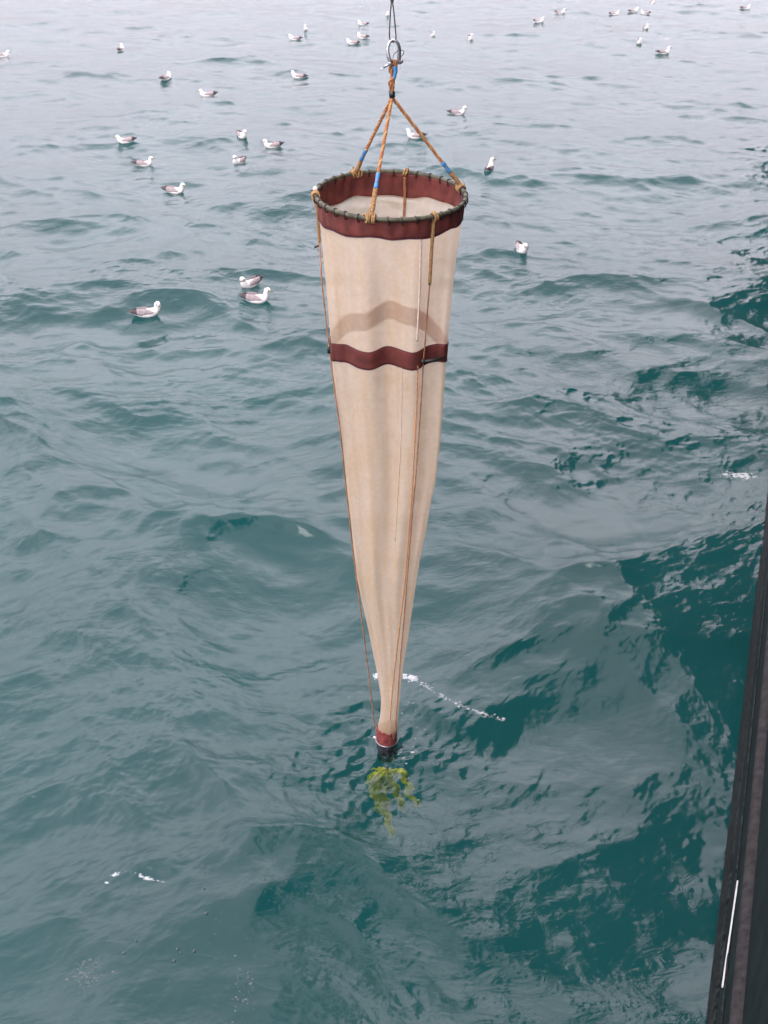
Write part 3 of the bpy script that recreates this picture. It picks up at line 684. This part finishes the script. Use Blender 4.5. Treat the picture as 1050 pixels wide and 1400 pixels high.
def bird_src(key):
    if key not in BIRD:
        yaw, neck = key; d = {}
        for nm, (b, m_) in bird_parts(R(yaw), neck).items(): d[nm] = (b.mesh('seabird_'+nm.strip('.'), m_))
        # all pieces in one mesh for birds a few pixels long
        bm = bmesh.new(); mats = [M_wh, M_gr, M_dk, M_bill, M_eye]
        for nm, me_ in d.items():
            b2 = bmesh.new(); b2.from_mesh(me_); tmp = bpy.data.meshes.new('t'); 
            for f in b2.faces: f.material_index = mats.index(me_.materials[f.material_index])
            b2.to_mesh(tmp); b2.free(); bm.from_mesh(tmp); bpy.data.meshes.remove(tmp)
        one = bpy.data.meshes.new('seabird'); bm.to_mesh(one); bm.free()
        for q in mats: one.materials.append(q)
        BIRD[key] = (d, one)
    return BIRD[key]
NORM, TUCK, TALL = .065, .045, .085
# px, py of the waterline centre; heading in degrees (0 = to the right, 90 = away, -90 = towards the camera); head yaw; neck; label
GR = 'seabirds resting on the sea'
birds = [
 (202,430, 12,-55, NORM,'nearest seabird, grey-winged, alone at the left of a facing pair, head turned to the camera'),
 (351,411, -5, 0, TALL,'grey-backed seabird facing right in profile, in front of its close neighbour'),
 (343,390,-130, 20, NORM,'seabird facing the camera with tail raised, just behind the profile bird left of the net'),
 (713,343, -80, 25, NORM,'plump white seabird facing the camera, alone right of the net mouth'),
 (669,232, 70,-50, TALL,'seabird seen from behind with head turned right, above a dark reflection, right of the hoop'),
 (239,263, -8, 0, NORM,'seabird facing right in profile, lowest of the upper left flock'),
 (197,226, 5, 0, NORM,'grey-winged seabird facing right, up and left of the lowest bird of the upper left flock'),
 (172,194, 188, 0, TUCK,'seabird facing left, topmost at the left end of the mid left flock'),
 (331,187,-60, 10, NORM,'seabird with white breast facing down right, topmost of three left of the bridle'),
 (373,201, 195, 0, NORM,'seabird facing left, rightmost of the three beside the net hoop'),
 (327,223,-115,10, NORM,'seabird facing the camera, lowest of the three left of the hoop'),
 (284,131, 185, 0, TUCK,'low-sitting seabird facing left, alone above the upper left flock'),
 (227,108, 60, 60, TUCK,'dark-backed seabird seen from behind, up and left of the low-sitting one'),
 (165,69, 80,100, NORM,'small dark-backed seabird alone at the upper left'),
 (4,77, 5, 0, TUCK,'seabird cut by the left edge of the picture'),
 (408,106, 170,-20, TUCK,'small grey seabird alone, left of the shackle'),
 (626,156, -8,-30, NORM,'white-headed seabird facing right, just right of the bridle top'),
 (568,188, 175, 0, NORM,'seabird partly hidden behind the right bridle rope'),
 (418,41,-90, 0, TALL,'upright seabird facing the camera, topmost left of the wire, over a dark reflection'),
 (403,54, 182, 0, TUCK,'small seabird facing left, below the upright one'),
 (496,34, 185, 0, TUCK,'long-tailed seabird facing left, highest bird just left of the wire'),
 (482,60, 178, 0, TUCK,'pale seabird facing left, larger of the two below the highest bird left of the wire'),
 (496,52, 150, 0, TUCK,'small pale seabird close behind the larger left-facing one near the wire'),
 (530,21, -90, 0, NORM,'tiny pale seabird far off right behind the lifting wire'),
 (592,49,-85, 0, NORM,'seabird facing the camera, first to the right of the shackle'),
 (643,54,-80,-20, NORM,'small white seabird facing the camera, second to the right of the shackle'),
 (737,30, -30, 0, NORM,'small seabird on the far wave crest, lower left of the nearby pair member'),
 (766,18, -20, 0, NORM,'small seabird far off, up and right of the bird on the far crest'),
 (840,20, -15, 0, TUCK,'low white seabird left of the far pair near the top'),
 (866,16, 10, 0, TUCK,'far seabird on the left of the two dark-backed ones near the top'),
 (882,19, 175, 0, TUCK,'darkest far seabird, right one of the two dark-backed ones near the top'),
 (892,5, -80, 0, NORM,'farthest seabird, at the very top edge of the picture'),
 (883,39, -80, 0, NORM,'small upright seabird directly below the two dark-backed far ones'),
 (874,59,-95, 0, NORM,'white-breasted seabird facing the camera, left of the right-facing one at upper right'),
 (907,73, 5, 0, TALL,'seabird facing right in profile with dark wing tips, lowest of the upper right flock'),
 (1019,12, 5, 0, TUCK,'far seabird alone in the top right corner'),
]
for (px, py, hd, yaw, neck, lab) in birds:
    q, nn = on_water(px, py)
    q = Vector((q.x, q.y, q.z)) 
    d, one = bird_src((yaw, neck))
    zz = Vector((0, 0, 1)).slerp(nn, .4)
    rot = zz.to_track_quat('Z', 'Y').to_matrix(); rot = Matrix.Rotation(0, 3, 'Z')
    far = py < 62
    sc_ = random.uniform(.95, 1.05)*(1.07 if py > 50 else .92)
    tilt = Matrix.Rotation(random.uniform(-.05, .05), 4, 'Y')
    if far: o = bpy.data.objects.new('seabird', one); COL.objects.link(o)
    else:
        o = empty('seabird', (0, 0, 0))
        for nm, me_ in d.items():
            c_ = bpy.data.objects.new(nm.strip('.'), me_); COL.objects.link(c_); c_.parent = o
    o.matrix_world = Matrix.Translation(q + Vector((0, 0, -.012))) @ Matrix.Rotation(R(hd), 4, 'Z') @ tilt @ Matrix.Scale(sc_, 4)
    tag(o, lab, 'seabird', GR)
